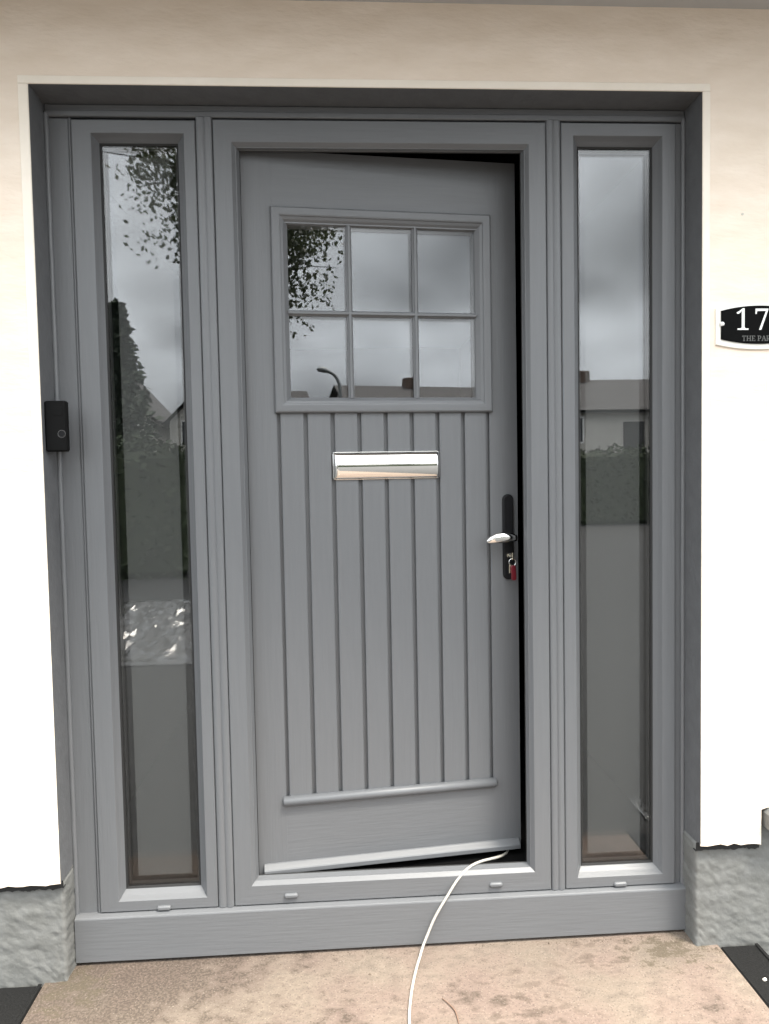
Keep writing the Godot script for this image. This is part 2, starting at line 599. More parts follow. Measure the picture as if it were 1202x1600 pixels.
	for k in 12:
		var a0 := PI + PI * k / 12.0
		var a1 := PI + PI * (k + 1) / 12.0
		var c0 := Vector3(0, 0.15 + sin(a0) * 0.055, 0.578 + cos(a0) * 0.055)
		var c1 := Vector3(0, 0.15 + sin(a1) * 0.055, 0.578 + cos(a1) * 0.055)
		face(st, [c0 + Vector3(-2.6, 0, 0), c0 + Vector3(2.8, 0, 0), c1 + Vector3(2.8, 0, 0), c1 + Vector3(-2.6, 0, 0)], (c0 + c1) / 2.0 - Vector3(0, 0.15, 0.578), true)
	obj("gutter", st, M.white_paint, e)
	st = new_st()
	face(st, [Vector3(-2.6, 0.21, 0.57), Vector3(2.8, 0.21, 0.57), Vector3(2.8, 1.9, -2.6), Vector3(-2.6, 1.9, -2.6)], Vector3(0, 1, 0.5))
	obj("roof_slope", st, M.slate, e)

	var s := thing("window_sill", "grey concrete sill end at the right edge above the plinth", "sill", Vector3(1.21, 0.36, WALL))
	obj("sill_block", box(Vector3(0, 0.0, -0.05), Vector3(0.9, 0.062, 0.035), 0.010), M.plinth, s)


# ---------------------------------------------------------------- frames and sidelights
func build_frame() -> void:
	var t := thing("door_frame", "grey woodgrain outer frame and sill around the open front door", "door frame", Vector3(0, GROUND, 0))
	var o := -Vector3(0, GROUND, 0)
	var outer := [-0.3245, 0.1585, 0.6115, 2.3965]
	var lip := [-0.274, 0.216, 0.562, 2.335]
	var rings := [inset(outer, 0.0, -0.07), inset(outer, 0.0, -0.0025), inset(outer, 0.0025, 0.0), inset(lip, -0.001, 0.0), inset(lip, 0.0, -0.0008), inset(lip, 0.009, -0.012), inset(lip, 0.0105, -0.0125), [-0.2575, 0.2305, 0.547, 2.3245, -0.0285], [-0.2565, 0.231, 0.546, 2.3235, -0.03], [-0.270, 0.211, 0.562, 2.345, -0.0305], [-0.270, 0.211, 0.562, 2.345, -0.07]]
	for side in 4:
		obj(["jamb", "jamb", "threshold_rail", "head_rail"][side], ring_side(rings, side), M.grey_v if side < 2 else M.grey_h, t).position = o
	# black weather seal on the door stop
	var seal := [[-0.2565, 0.231, 0.546, 2.3235, -0.0302], [-0.2545, 0.2325, 0.544, 2.3215, -0.0315], [-0.2550, 0.2322, 0.5445, 2.322, -0.035], [-0.262, 0.225, 0.552, 2.33, -0.0352]]
	for side in 4:
		obj("weather_seal", ring_side(seal, side), M.gasket, t).position = o
	# couplers between the three frames, each a strip with two shallow reeds
	for x in [[-0.3715, -0.3255], [0.6125, 0.6545]]:
		var prof := []
		var w: float = x[1] - x[0]
		prof.append(Vector2(x[0] + 0.0005, -0.02))
		for k in 21:
			var u := k / 20.0
			var z := 0.0045 * pow(absf(sin(u * TAU)), 0.55) - 0.0015
			prof.append(Vector2(x[0] + 0.001 + u * (w - 0.002), z))
		prof.append(Vector2(x[1] - 0.0005, -0.02))
		obj("coupling_strip", sweep_y(prof, 0.158, 2.4015), M.grey_v, t).position = o
	# packing strips between the frames and the masonry
	var st := new_st()
	cbox(st, Vector3(-0.7785, 0.146, -0.07), Vector3(-0.7170, 2.4005, -0.010), 0.002)
	cbox(st, Vector3(-0.7165, 0.146, -0.07), Vector3(-0.7095, 2.4005, -0.004), 0.0025)
	obj("packing_strip", st, M.grey_v, t).position = o
	obj("packing_strip", box(Vector3(0.9915, 0.146, -0.07), Vector3(1.0185, 2.4005, -0.010), 0.002), M.grey_v, t).position = o
	st = new_st()
	cbox(st, Vector3(-0.7785, 2.4025, -0.07), Vector3(1.0185, 2.436, -0.006), 0.002)
	cbox(st, Vector3(-0.7785, 2.4025, -0.006), Vector3(1.0185, 2.418, -0.001), 0.002)
	obj("head_packing", st, M.grey_h, t).position = o
	# sealant beads run down both corners
	for x in [[OPEN_L + 0.0045, 1.0], [OPEN_R - 0.0045, -1.0]]:
		st = new_st()
		var pts := []
		for k in 60:
			var y := lerpf(0.05, 2.41, k / 59.0)
			pts.append(Vector3(x[0] + 0.001 * n2.get_noise_2d(y * 20.0, x[1]), y, -0.006))
		tube(st, pts, same(0.0075, 60), 8)
		obj("sealant_bead", st, M.grey_v, t).position = o
	# the sill under all three frames
	var cill := sweep_x([Vector2(-0.07, 0.1565), Vector2(0.001, 0.1565), Vector2(0.014, 0.1535), Vector2(0.0168, 0.152), Vector2(0.018, 0.149), Vector2(0.018, 0.026), Vector2(0.016, 0.0235), Vector2(-0.01, 0.0235), Vector2(-0.07, 0.0235)], OPEN_L + 0.004, OPEN_R - 0.003, Vector2(-0.026, 0.09))
	obj("sill", cill, M.grey_h, t).position = o
	# little drainage caps
	for p in [Vector3(-0.161, 0.1825, 0), Vector3(0.444, 0.1840, 0)]:
		cap(t, p + o)


func cap(t: Node, p: Vector3) -> void:
	var c := obj("drain_cap", rounded_plate(0.040, 0.014, 0.0068, -0.001, 0.0075, 0.0045), M.grey_h, t)
	c.position = p


func build_sidelight(label: String, outer: Array, lip: Array, inner: Array, drain: Vector3) -> void:
	var t := thing("sidelight_window", label, "window", Vector3((outer[0] + outer[2]) / 2, 0.1585, 0), "tall narrow sidelights beside the door")
	var o := -t.position
	var rings := [inset(outer, 0.0, -0.07), inset(outer, 0.0, -0.0025), inset(outer, 0.0025, 0.0), inset(lip, -0.001, 0.0), inset(lip, 0.0, -0.0008), [lerpf(lip[0], inner[0], 0.45), lerpf(lip[1], inner[1], 0.45), lerpf(lip[2], inner[2], 0.45), lerpf(lip[3], inner[3], 0.45), -0.015], inner + [-0.029], inset(inner, 0.001, -0.031), inset(inner, 0.001, -0.07)]
	for side in 4:
		obj("stile" if side < 2 else "rail", ring_side(rings, side), M.grey_v if side < 2 else M.grey_h, t).position = o
	# black glazing gasket
	var gas := [inset(inner, 0.0005, -0.0305), inset(inner, 0.0055, -0.033), inset(inner, 0.0065, -0.0362)]
	for side in 4:
		obj("gasket", ring_side(gas, side), M.gasket, t).position = o
	# sealed unit: clear outer pane, black spacer bar, inner pane with a sandblasted field inside a clear border
	var a := Vector3(inner[0] - 0.0, inner[1], 0)
	var b := Vector3(inner[2], inner[3], 0)
	obj("outer_pane", box(a + Vector3(0.001, 0.001, -0.0405), b + Vector3(-0.001, -0.001, -0.0365), 0.0003), M.glass, t).position = o
	obj("inner_pane", box(a + Vector3(0.001, 0.001, -0.0605), b + Vector3(-0.001, -0.001, -0.0565), 0.0003), M.coated, t).position = o
	var sp := [inset(inner, 0.0012, -0.041), inset(inner, 0.0115, -0.041), inset(inner, 0.0115, -0.056)]
	for side in 4:
		obj("spacer_bar", ring_side(sp, side), M.spacer, t).position = o
	var st := new_st()
	cbox(st, Vector3(inner[0] + 0.031, inner[1] + 0.026, -0.0562), Vector3(inner[2] - 0.031, inner[3] - 0.030, -0.0557), 0.0001)
	var fr := obj("frosted_field", st, M.frost, t)
	fr.position = o
	tag(fr, "frosted glass field inside a clear border")
	cap(t, drain + o)


# ---------------------------------------------------------------- the door
func build_door() -> void:
	var t := thing("front_door", "grey boarded front door standing slightly open, six small panes at top", "door", Vector3(-0.2518, 0.2155, -0.052))
	t.basis = Basis(Vector3.UP, deg_to_rad(LEAF_ANGLE)).scaled(Vector3.ONE * 1.0072)
	var o := Vector3(0, -0.224, 0)
	var W := 0.806
	var T := 2.331
	# moulded skin round the boarded field and the glazing
	var st := new_st()
	cbox(st, Vector3(-0.008, 0.224, -0.044), Vector3(0.0795, T, 0.0), 0.0003)
	cbox(st, Vector3(0.7185, 0.224, -0.044), Vector3(W, T, 0.0), 0.0003)
	obj("door_stile", st, M.grey_v, t).position = o
	st = new_st()
	var fr := [[0.0795, 0.224, 0.7185, 0.4365], [0.0795, 2.13, 0.7185, T]]
	for q in fr:
		face(st, [Vector3(q[0], q[1], 0.0), Vector3(q[2], q[1], 0.0), Vector3(q[2], q[3], 0.0), Vector3(q[0], q[3], 0.0)], Vector3(0, 0, 1))
		face(st, [Vector3(q[0], q[1], -0.044), Vector3(q[2], q[1], -0.044), Vector3(q[2], q[1], 0.0), Vector3(q[0], q[1], 0.0)], Vector3(0, -1, 0))
		face(st, [Vector3(q[0], q[3], -0.044), Vector3(q[2], q[3], -0.044), Vector3(q[2], q[3], 0.0), Vector3(q[0], q[3], 0.0)], Vector3(0, 1, 0))
		face(st, [Vector3(q[0], q[1], -0.044), Vector3(q[2], q[1], -0.044), Vector3(q[2], q[3], -0.044), Vector3(q[0], q[3], -0.044)], Vector3(0, 0, -1))
	obj("door_rail", st, M.grey_h, t).position = o
	obj("door_core", box(Vector3(0.0795, 0.40, -0.044), Vector3(0.7185, 1.625, -0.0125), 0.0005), M.grey_v, t).position = o
	# eight boards with round-edged grooves between them
	var x0 := 0.0835
	var pitch := 0.0789
	var gr := 0.0052
	var plank_mesh: Mesh = null
	for k in 8:
		if plank_mesh == null:
			st = new_st()
			var half := pitch / 2 - gr
			var prof := [Vector2(-half, -0.0127), Vector2(-half + 0.0002, -0.0040), Vector2(-half + 0.0008, -0.0012), Vector2(-half + 0.0020, -0.0001), Vector2(-half + 0.005, 0.0003), Vector2(half - 0.005, 0.0003), Vector2(half - 0.0020, -0.0001), Vector2(half - 0.0008, -0.0012), Vector2(half - 0.0002, -0.0040), Vector2(half, -0.0127)]
			for i in prof.size() - 1:
				var a: Vector2 = prof[i]
				var b: Vector2 = prof[i + 1]
				face(st, [Vector3(a.x, 0.0, a.y), Vector3(b.x, 0.0, b.y), Vector3(b.x, 1.185, b.y), Vector3(a.x, 1.185, a.y)], Vector3(a.y - b.y, 0, b.x - a.x))
			st.generate_normals()
			plank_mesh = st.commit()
		var p := obj("plank", plank_mesh, M.grey_v, t)
		p.position = o + Vector3(x0 + pitch * (k + 0.5), 0.4365, 0)
	# half-round moulding under the boards and the weather bar at the foot
	obj("planting_bead", loft_x([[Vector3(0.0675, 0.445, 0.001), 0.002, 0.002], [Vector3(0.069, 0.445, 0.001), 0.0105, 0.011], [Vector3(0.074, 0.445, 0.001), 0.0145, 0.0165], [Vector3(0.722, 0.445, 0.001), 0.0145, 0.0165], [Vector3(0.727, 0.445, 0.001), 0.0105, 0.011], [Vector3(0.7285, 0.445, 0.001), 0.002, 0.002]], 20), M.grey_h, t).position = o
	obj("weather_bar", sweep_x([Vector2(-0.002, 0.262), Vector2(0.004, 0.2605), Vector2(0.0185, 0.250), Vector2(0.0205, 0.247), Vector2(0.0205, 0.236), Vector2(0.019, 0.2345), Vector2(0.006, 0.2345), Vector2(-0.002, 0.2345)], 0.010, 0.797, Vector2(0.008, 0.245)), M.grey_h, t).position = o
	# glazing cassette: a raised moulding round six panes
	var c := [0.075, 1.5885, 0.7265, 2.174]
	var win := [0.1215, 1.633, 0.6800, 2.1285]
	var rings := [inset(c, -0.0005, -0.002), inset(c, 0.0, 0.0085), inset(c, 0.002, 0.0125), inset(c, 0.0055, 0.0145), inset(c, 0.0225, 0.0145), inset(c, 0.026, 0.0130), inset(c, 0.0275, 0.0098), inset(c, 0.0345, 0.0065), inset(c, 0.0365, 0.0045), win + [-0.0065], inset(win, 0.001, -0.009), inset(win, 0.001, -0.044)]
	var cas := Node3D.new()
	cas.name = "glazed_panel"
	t.add_child(cas, true)
	cas.position = o
	ring_frame(rings, cas, "moulding", "moulding", M.grey_v, M.grey_h)
	var bx := [0.2995, 0.4965]
	var by := 1.8775
	# glazing bars
	for x in bx:
		st = new_st()
		bar_v(st, x, win[1] - 0.002, win[3] + 0.002)
		obj("glazing_bar", st, M.grey_v, cas)
	st = new_st()
	bar_h(st, by, win[0] - 0.002, win[2] + 0.002)
	obj("glazing_bar", st, M.grey_h, cas)
	# panes: an outer pane in each opening, one inner sheet behind
	var xs := [win[0], bx[0], bx[1], win[2]]
	var ys := [win[1], by, win[3]]
	for j in 2:
		for i in 3:
			obj("pane", box(Vector3(xs[i] + 0.0006, ys[j] + 0.0006, -0.0145), Vector3(xs[i + 1] - 0.0006, ys[j + 1] - 0.0006, -0.0105), 0.0002), M.glass, cas)
	obj("inner_pane", box(Vector3(win[0] + 0.001, win[1] + 0.001, -0.0345), Vector3(win[2] - 0.001, win[3] - 0.001, -0.0305), 0.0002), M.coated, cas)
	# letter plate
	var lp := Node3D.new()
	lp.name = "letter_plate"
	t.add_child(lp, true)
	lp.position = o + Vector3(0.3995, 1.4335, 0)
	obj("back_plate", rounded_plate(0.322, 0.083, 0.009, -0.004, 0.0055, 0.002), M.chrome, lp)
	st = new_st()
	var nu := 40
	var nv := 24
	var p := []
	for j in nv + 1:
		var row := []
		for i in nu + 1:
			var u := -cos(PI * i / nu)
			var v := -1.0 + 2.0 * j / nv
			var e := pow(clampf((1.0 - absf(u)) / 0.05, 0.0, 1.0), 0.5)
			var z := 0.0045 + 0.0165 * pow(maxf(0.0, 1.0 - v * v), 0.62) * e
			row.append(Vector3(u * 0.1595, v * 0.0395, z))
		p.append(row)
	for j in nv:
		for i in nu:
			face(st, [p[j][i], p[j][i + 1], p[j + 1][i + 1], p[j + 1][i]], Vector3(0, 0, 1), true)
	obj("flap", st, M.chrome, lp)
	# lever handle on a long black back plate
	var h := Node3D.new()
	h.name = "handle"
	t.add_child(h, true)
	h.position = o + Vector3(0.773, 1.208, 0)
	obj("back_plate", rounded_plate(0.034, 0.262, 0.0165, -0.001, 0.010, 0.004), M.black_gloss, h)
	h.get_child(0).position.y = 0.0
	st = new_st()
	tube(st, [Vector3(0, 0, 0.008), Vector3(0, 0, 0.03), Vector3(0, 0, 0.046)], [0.012, 0.0105, 0.011], 16)
	obj("spindle_neck", st, M.chrome, h)
	obj("lever", loft_x([[Vector3(0.0145, 0.0, 0.044), 0.003, 0.003], [Vector3(0.012, 0.0, 0.045), 0.009, 0.008], [Vector3(0.004, 0.001, 0.046), 0.0125, 0.0105], [Vector3(-0.012, 0.003, 0.047), 0.0145, 0.0105], [Vector3(-0.032, 0.003, 0.047), 0.0165, 0.010], [Vector3(-0.052, 0.001, 0.046), 0.0160, 0.010], [Vector3(-0.068, -0.003, 0.044), 0.0120, 0.009], [Vector3(-0.077, -0.006, 0.043), 0.0075, 0.006], [Vector3(-0.081, -0.008, 0.042), 0.002, 0.002]], 20), M.chrome, h)
	st = new_st()
	tube(st, [Vector3(0, -0.056, 0.008), Vector3(0, -0.056, 0.014)], [0.0085, 0.008], 16)
	obj("lock_cylinder", st, M.chrome, h)

	# keys left in the lock, with a red fob
	var basis_ := t.transform
	var k := thing("key_ring", "small bunch of keys with red fob hanging from the door lock", "keys", basis_ * (o + Vector3(0.773, 1.152, 0.014)))
	k.rotation_degrees.y = LEAF_ANGLE
	st = new_st()
	cbox(st, Vector3(-0.001, -0.003, -0.004), Vector3(0.001, 0.003, 0.016), 0.0004)
	cbox(st, Vector3(-0.0012, -0.011, 0.014), Vector3(0.0012, 0.011, 0.032), 0.0008)
	obj("key", st, M.brass, k)
	st = new_st()
	var ring := []
	for i in 25:
		var a := TAU * i / 24.0
		ring.append(Vector3(sin(a) * 0.011, -0.018 + cos(a) * 0.011, 0.027))
	tube(st, ring, same(0.0011, 25), 6)
	obj("split_ring", st, M.chrome, k)
	st = new_st()
	cbox(st, Vector3(-0.010, -0.052, 0.0235), Vector3(-0.0005, -0.026, 0.0255), 0.0008)
	obj("key", st, M.brass, k)
	var f := obj("fob", rounded_plate(0.015, 0.047, 0.0065, -0.003, 0.004, 0.002), M.red, k)
	f.position = Vector3(0.002, -0.050, 0.030)
	f.rotation_degrees.z = 4.0


func bar_v(st: SurfaceTool, x: float, y0: float, y1: float) -> void:
	var prof := [Vector2(-0.009, -0.0104), Vector2(-0.0085, -0.007), Vector2(-0.0045, -0.004), Vector2(-0.0040, 0.0005), Vector2(-0.003, 0.0018), Vector2(0.003, 0.0018), Vector2(0.0040, 0.0005), Vector2(0.0045, -0.004), Vector2(0.0085, -0.007), Vector2(0.009, -0.0104)]
	for i in prof.size() - 1:
		var a: Vector2 = prof[i]
		var b: Vector2 = prof[i + 1]
		face(st, [Vector3(x + a.x, y0, a.y), Vector3(x + b.x, y0, b.y), Vector3(x + b.x, y1, b.y), Vector3(x + a.x, y1, a.y)], Vector3(a.y - b.y, 0, b.x - a.x))


func bar_h(st: SurfaceTool, y: float, x0: float, x1: float) -> void:
	var prof := [Vector2(-0.0088, -0.0104), Vector2(-0.0083, -0.0072), Vector2(-0.0044, -0.0042), Vector2(-0.0039, 0.0003), Vector2(-0.0029, 0.0015), Vector2(0.0029, 0.0015), Vector2(0.0039, 0.0003), Vector2(0.0044, -0.0042), Vector2(0.0083, -0.0072), Vector2(0.0088, -0.0104)]
	for i in prof.size() - 1:
		var a: Vector2 = prof[i]
		var b: Vector2 = prof[i + 1]
		face(st, [Vector3(x0, y + a.x, a.y), Vector3(x1, y + a.x, a.y), Vector3(x1, y + b.x, b.y), Vector3(x0, y + b.x, b.y)], Vector3(0, a.y - b.y, b.x - a.x))


# ---------------------------------------------------------------- small things on the wall and the step
func build_small() -> void:
	# doorbell on the left reveal
	var d := thing("doorbell", "black box doorbell with round button beside the left sidelight", "doorbell", Vector3(-0.7485, 1.484, 0))
	obj("mounting_block", box(Vector3(-0.030, 0.006, -0.010), Vector3(-0.002, 0.130, 0.061), 0.002), M.black, d)
	obj("case", box(Vector3(-0.0305, 0.0, 0.061), Vector3(0.0270, 0.136, 0.084), 0.004), M.black, d)
	var st := new_st()
	var ring := []
	for i in 29:
		var a := TAU * i / 28.0
		ring.append(Vector3(0.0135 + cos(a) * 0.0095, 0.047 + sin(a) * 0.0095, 0.0842))
	tube(st, ring, same(0.0013, 29), 6)
	obj("button_ring", st, M.grey_paint, d)
	st = new_st()
	tube(st, [Vector3(0.0135, 0.047, 0.082), Vector3(0.0135, 0.047, 0.0855)], [0.0075, 0.0068], 16)
	obj("button", st, M.black_gloss, d)
	obj("lens_window", rounded_plate(0.030, 0.026, 0.008, 0.083, 0.0846, 0.0006, Vector2(0.004, 0.108)), M.black, d)

	# house number
	var n := thing("house_number_plaque", "barrel-shaped black house number plaque with white digits on the render", "plaque", Vector3(1.180, 1.7985, WALL))
	obj("backing_plate", barrel(0.122, 0.063, 0.049, 0.0, 0.007), M.ceramic, n)
	var fp := obj("face_plate", barrel(0.109, 0.0525, 0.039, 0.007, 0.013), M.plaque_black, n)
	fp.position = Vector3(0.0, 0.0045, 0)
	for s in [-1.0, 1.0]:
		st = new_st()
		var pts := []
		var rad := []
		for i in 6:
			var a := i / 5.0 * PI / 2
			pts.append(Vector3(s * 0.107, 0.007, 0.010 + sin(a) * 0.006))
			rad.append(maxf(0.0004, cos(a) * 0.0065))
		tube(st, pts, rad, 14)
		obj("screw_cap", st, M.white_paint, n)
	var font := SystemFont.new()
	font.font_names = PackedStringArray(["Droid Serif"])
	for q in [["1", -0.050, 0.0175], ["7", 0.004, 0.0175]]:
		var tm := TextMesh.new()
		tm.text = q[0]
		tm.font = font
		tm.font_size = 64
		tm.pixel_size = 0.00126
		tm.depth = 0.0016
		var o := obj("digit", tm, M.white_paint, n)
		o.position = Vector3(q[1], q[2], 0.0136)
	var tm2 := TextMesh.new()
	tm2.text = "THE PARK"
	tm2.font = font
	tm2.font_size = 32
	tm2.pixel_size = 0.00060
	tm2.depth = 0.001
	var o2 := obj("lettering", tm2, M.grey_lettering, n)
	o2.position = Vector3(-0.004, -0.0340, 0.0134)

	# white cable out of the gap, over the threshold and along the step
	var ctrl := [Vector3(0.40, 0.2085, -0.50), Vector3(0.46, 0.2085, -0.28), Vector3(0.512, 0.2088, -0.165), Vector3(0.497, 0.2100, -0.125), Vector3(0.470, 0.2270, -0.078), Vector3(0.444, 0.2350, -0.054), Vector3(0.404, 0.2365, -0.036), Vector3(0.367, 0.230, -0.018), Vector3(0.330, 0.206, 0.002), Vector3(0.293, 0.163, 0.020), Vector3(0.258, 0.113, 0.030), Vector3(0.233, 0.064, 0.038), Vector3(0.216, 0.032, 0.050), Vector3(0.206, 0.022, 0.075), Vector3(0.197, 0.0192, 0.100), Vector3(0.180, 0.0192, 0.164), Vector3(0.164, 0.0192, 0.240), Vector3(0.152, 0.0192, 0.334), Vector3(0.152, 0.0194, 0.46), Vector3(0.158, 0.0185, 0.53), Vector3(0.170, 0.0090, 0.60), Vector3(0.26, 0.0075, 1.0), Vector3(0.42, 0.0075, 1.5), Vector3(0.45, 0.0075, 2.2), Vector3(0.38, 0.0075, 2.8)]
	var pts := curve_points(ctrl, 220)
	st = new_st()
	tube(st, pts, same(0.0040, 220), 8)
	tag(obj("cable", st, M.cable), "white electrical cable trailing from the door gap over the sill", "cable")

	# black channels either side of the concrete step
	for q in [[-0.962, -0.8425, "black drainage strip on the ground left of the concrete step"], [1.0825, 1.198, "black drainage strip on the ground right of the concrete step"]]:
		var dr := thing("drainage_strip", q[2], "drain", Vector3((q[0] + q[1]) / 2, -0.05, PLINTH + 0.01), "black strips along the step")
		var hw: float = (q[1] - q[0]) / 2
		obj("cover", box(Vector3(-hw, 0.0, 0.0), Vector3(hw, 0.066, 0.44), 0.004), M.rubber, dr)
		obj("edge_rib", box(Vector3(hw - 0.012, 0.066, 0.0), Vector3(hw - 0.001, 0.070, 0.44), 0.0015), M.rubber, dr)
	st = new_st()
	cbox(st, Vector3(-0.006, -0.001, -0.0045), Vector3(0.006, 0.006, 0.0045), 0.0025)
	var peb := obj("pebble", st, M.stone)
	tag(peb, "tiny pale pebble lying on the right black drainage strip", "pebble")
	peb.position = Vector3(1.128, 0.0165, 0.248)
	peb.rotation_degrees.y = 25

	# twig
	st = new_st()
	var tw := curve_points([Vector3(0.247, GROUND + 0.0025, 0.243), Vector3(0.262, GROUND + 0.004, 0.268), Vector3(0.275, GROUND + 0.0035, 0.298), Vector3(0.277, GROUND + 0.0025, 0.350)], 16)
	tube(st, tw, [0.0008, 0.0012, 0.0014, 0.0015, 0.0016, 0.0017, 0.0018, 0.002, 0.002, 0.002, 0.0019, 0.0018, 0.0016, 0.0014, 0.0012, 0.0008], 6)
	tag(obj("twig", st, M.twig), "thin brown curved twig lying on the concrete right of cable", "twig")

	# loose grit on the step
	st = new_st()
	rng.seed = 4
	var spots := [Vector3(0.061, 0, 0.127), Vector3(0.593, 0, 0.034), Vector3(0.834, 0, 0.052), Vector3(0.968, 0, 0.060)]
	for i in 260:
		var x := rng.randf_range(-0.82, 1.05)
		var zz := rng.randf_range(0.022, 0.52)
		if x > -0.1 and x < 0.85 and rng.randf() < 0.72:
			continue
		spots.append(Vector3(x, 0, zz))
	for i in 320:      # swept up against the sill and into both corners
		var x := rng.randf_range(-0.80, 1.03)
		if rng.randf() < 0.5:
			x = (-0.80 if rng.randf() < 0.5 else 1.02) + rng.randfn(0.0, 0.10)
		spots.append(Vector3(clampf(x, -0.83, 1.07), 0, 0.020 + absf(rng.randfn(0.0, 0.014)) + (0.075 if x < -0.77 or x > 1.0 else 0.0)))
	for i in spots.size():
		var r := 0.0042 if i < 4 else rng.randf_range(0.0008, 0.0024)
		var ctr: Vector3 = spots[i] + Vector3(0, GROUND + r * 0.35, 0)
		var dirs := [Vector3(1, 0, 0), Vector3(0, 0, 1), Vector3(-1, 0, 0), Vector3(0, 0, -1)]
		var q := []
		for dd in dirs:
			q.append(ctr + dd * r * rng.randf_range(0.6, 1.4))
		var top := ctr + Vector3(rng.randf_range(-0.4, 0.4) * r, r * rng.randf_range(0.5, 0.9), rng.randf_range(-0.4, 0.4) * r)
		for kk in 4:
			face(st, [q[kk], q[(kk + 1) % 4], top], (q[kk] + q[(kk + 1) % 4]) / 2.0 - ctr + Vector3(0, r, 0))
	tag(obj("grit", st, M.grit), "loose dark grit scattered over the concrete step", "grit", "", "stuff")


func barrel(hw: float, hh: float, he: float, z0: float, z1: float) -> SurfaceTool:
	# straight ends, bowed top and bottom
	var st := new_st()
	var loops := []
	for q in [[0.0, z0], [0.0, z1 - 0.002], [0.0007, z1 - 0.0006], [0.002, z1]]:
		var loop := []
		for i in 25:
			var u := -1.0 + i / 12.0
			loop.append(Vector3(u * (hw - q[0]), (he + (hh - he) * (1.0 - u * u)) - q[0], q[1]))
		for i in 25:
			var u := 1.0 - i / 12.0
			loop.append(Vector3(u * (hw - q[0]), -(he + (hh - he) * (1.0 - u * u)) + q[0], q[1]))
		loops.append(loop)
	var n: int = loops[0].size()
	for i in 3:
		for k in n:
			var k2 := (k + 1) % n
			var p: Vector3 = loops[i][k] + loops[i][k2]
			face(st, [loops[i][k], loops[i][k2], loops[i + 1][k2], loops[i + 1][k]], Vector3(p.x, p.y * 3.0, 0.05 * i))
	for i in 24:
		face(st, [loops[3][i], loops[3][i + 1], loops[3][48 - i], loops[3][49 - i]], Vector3(0, 0, 1))
	return st


# ---------------------------------------------------------------- ground and hall
func slab_mesh(x0: float, x1: float, z0: float, z1: float, y: float, nx: int, nz: int) -> SurfaceTool:
	var st := new_st()
	for j in nz:
		for i in nx:
			var q := []
			for k in [[0, 0], [1, 0], [1, 1], [0, 1]]:
				var x: float = lerpf(x0, x1, (i + k[0]) / float(nx))
				var z: float = lerpf(z0, z1, (j + k[1]) / float(nz))
				q.append(Vector3(x, y + 0.0012 * n1.get_noise_2d(x * 5.0, z * 5.0), z))
			for v in [0, 1, 2, 0, 2, 3]:
				st.set_smooth_group(0)
				st.set_uv(Vector2((q[v].x + 0.84) / 1.92, q[v].z / 0.80))
				st.add_vertex(q[v])
	st.set_smooth_group(-1)
	for e in [[Vector3(x0, 0, z0), Vector3(x0, 0, z1)], [Vector3(x1, 0, z1), Vector3(x1, 0, z0)], [Vector3(x0, 0, z1), Vector3(x1, 0, z1)]]:
		var a: Vector3 = e[0]
		var b: Vector3 = e[1]
		for v in [[a, 0.0], [a, -0.1], [b, -0.1], [a, 0.0], [b, -0.1], [b, 0.0]]:
			st.set_uv(Vector2((v[0].x + 0.84) / 1.92, v[0].z / 0.80))
			st.add_vertex(v[0] + Vector3(0, y - 0.0004 + v[1], 0))
	return st


func build_ground() -> void:
	var st := new_st()
	face(st, [Vector3(-150, -0.05, -60), Vector3(150, -0.05, -60), Vector3(150, -0.05, 200), Vector3(-150, -0.05, 200)], Vector3.UP)
	tag(obj("ground", st, M.tarmac), "", "", "", "structure")
	# the concrete doorstep, and a narrower path that runs on from it
	var slab := make_slab_material()
	tag(obj("doorstep", slab_mesh(-0.84, 1.08, 0.0, 0.53, GROUND, 48, 18), slab), "", "", "", "structure")
	tag(obj("path", slab_mesh(-0.38, 0.80, 0.534, 7.0, GROUND - 0.012, 16, 40), slab), "", "", "", "structure")
	# the hall behind the door
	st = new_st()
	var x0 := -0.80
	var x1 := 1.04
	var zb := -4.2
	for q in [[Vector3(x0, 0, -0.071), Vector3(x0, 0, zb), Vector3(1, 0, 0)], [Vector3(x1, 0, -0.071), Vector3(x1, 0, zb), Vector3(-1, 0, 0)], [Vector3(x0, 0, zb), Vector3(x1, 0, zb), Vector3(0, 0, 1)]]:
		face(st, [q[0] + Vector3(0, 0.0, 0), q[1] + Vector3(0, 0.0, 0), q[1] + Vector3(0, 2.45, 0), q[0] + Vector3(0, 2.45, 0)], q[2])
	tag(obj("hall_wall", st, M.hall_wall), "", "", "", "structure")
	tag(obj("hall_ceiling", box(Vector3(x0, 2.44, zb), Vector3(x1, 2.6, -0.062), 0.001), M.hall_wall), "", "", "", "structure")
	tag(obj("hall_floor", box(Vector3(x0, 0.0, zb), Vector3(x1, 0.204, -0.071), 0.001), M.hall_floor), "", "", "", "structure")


# ---------------------------------------------------------------- what the glass mirrors
func leaf_quad(st: SurfaceTool, c: Vector3, s: float) -> void:
	var d := Vector3(rng.randf_range(-1, 1), rng.randf_range(-1, 0.5), rng.randf_range(-1, 1)).normalized()
	var e := d.cross(Vector3(rng.randf_range(-1, 1), rng.randf_range(-1, 1), rng.randf_range(-1, 1))).normalized()
	var tip := c + d * s
	face(st, [c, c + d * s * 0.5 + e * s * 0.28, tip, c + d * s * 0.5 - e * s * 0.28], Vector3.UP)


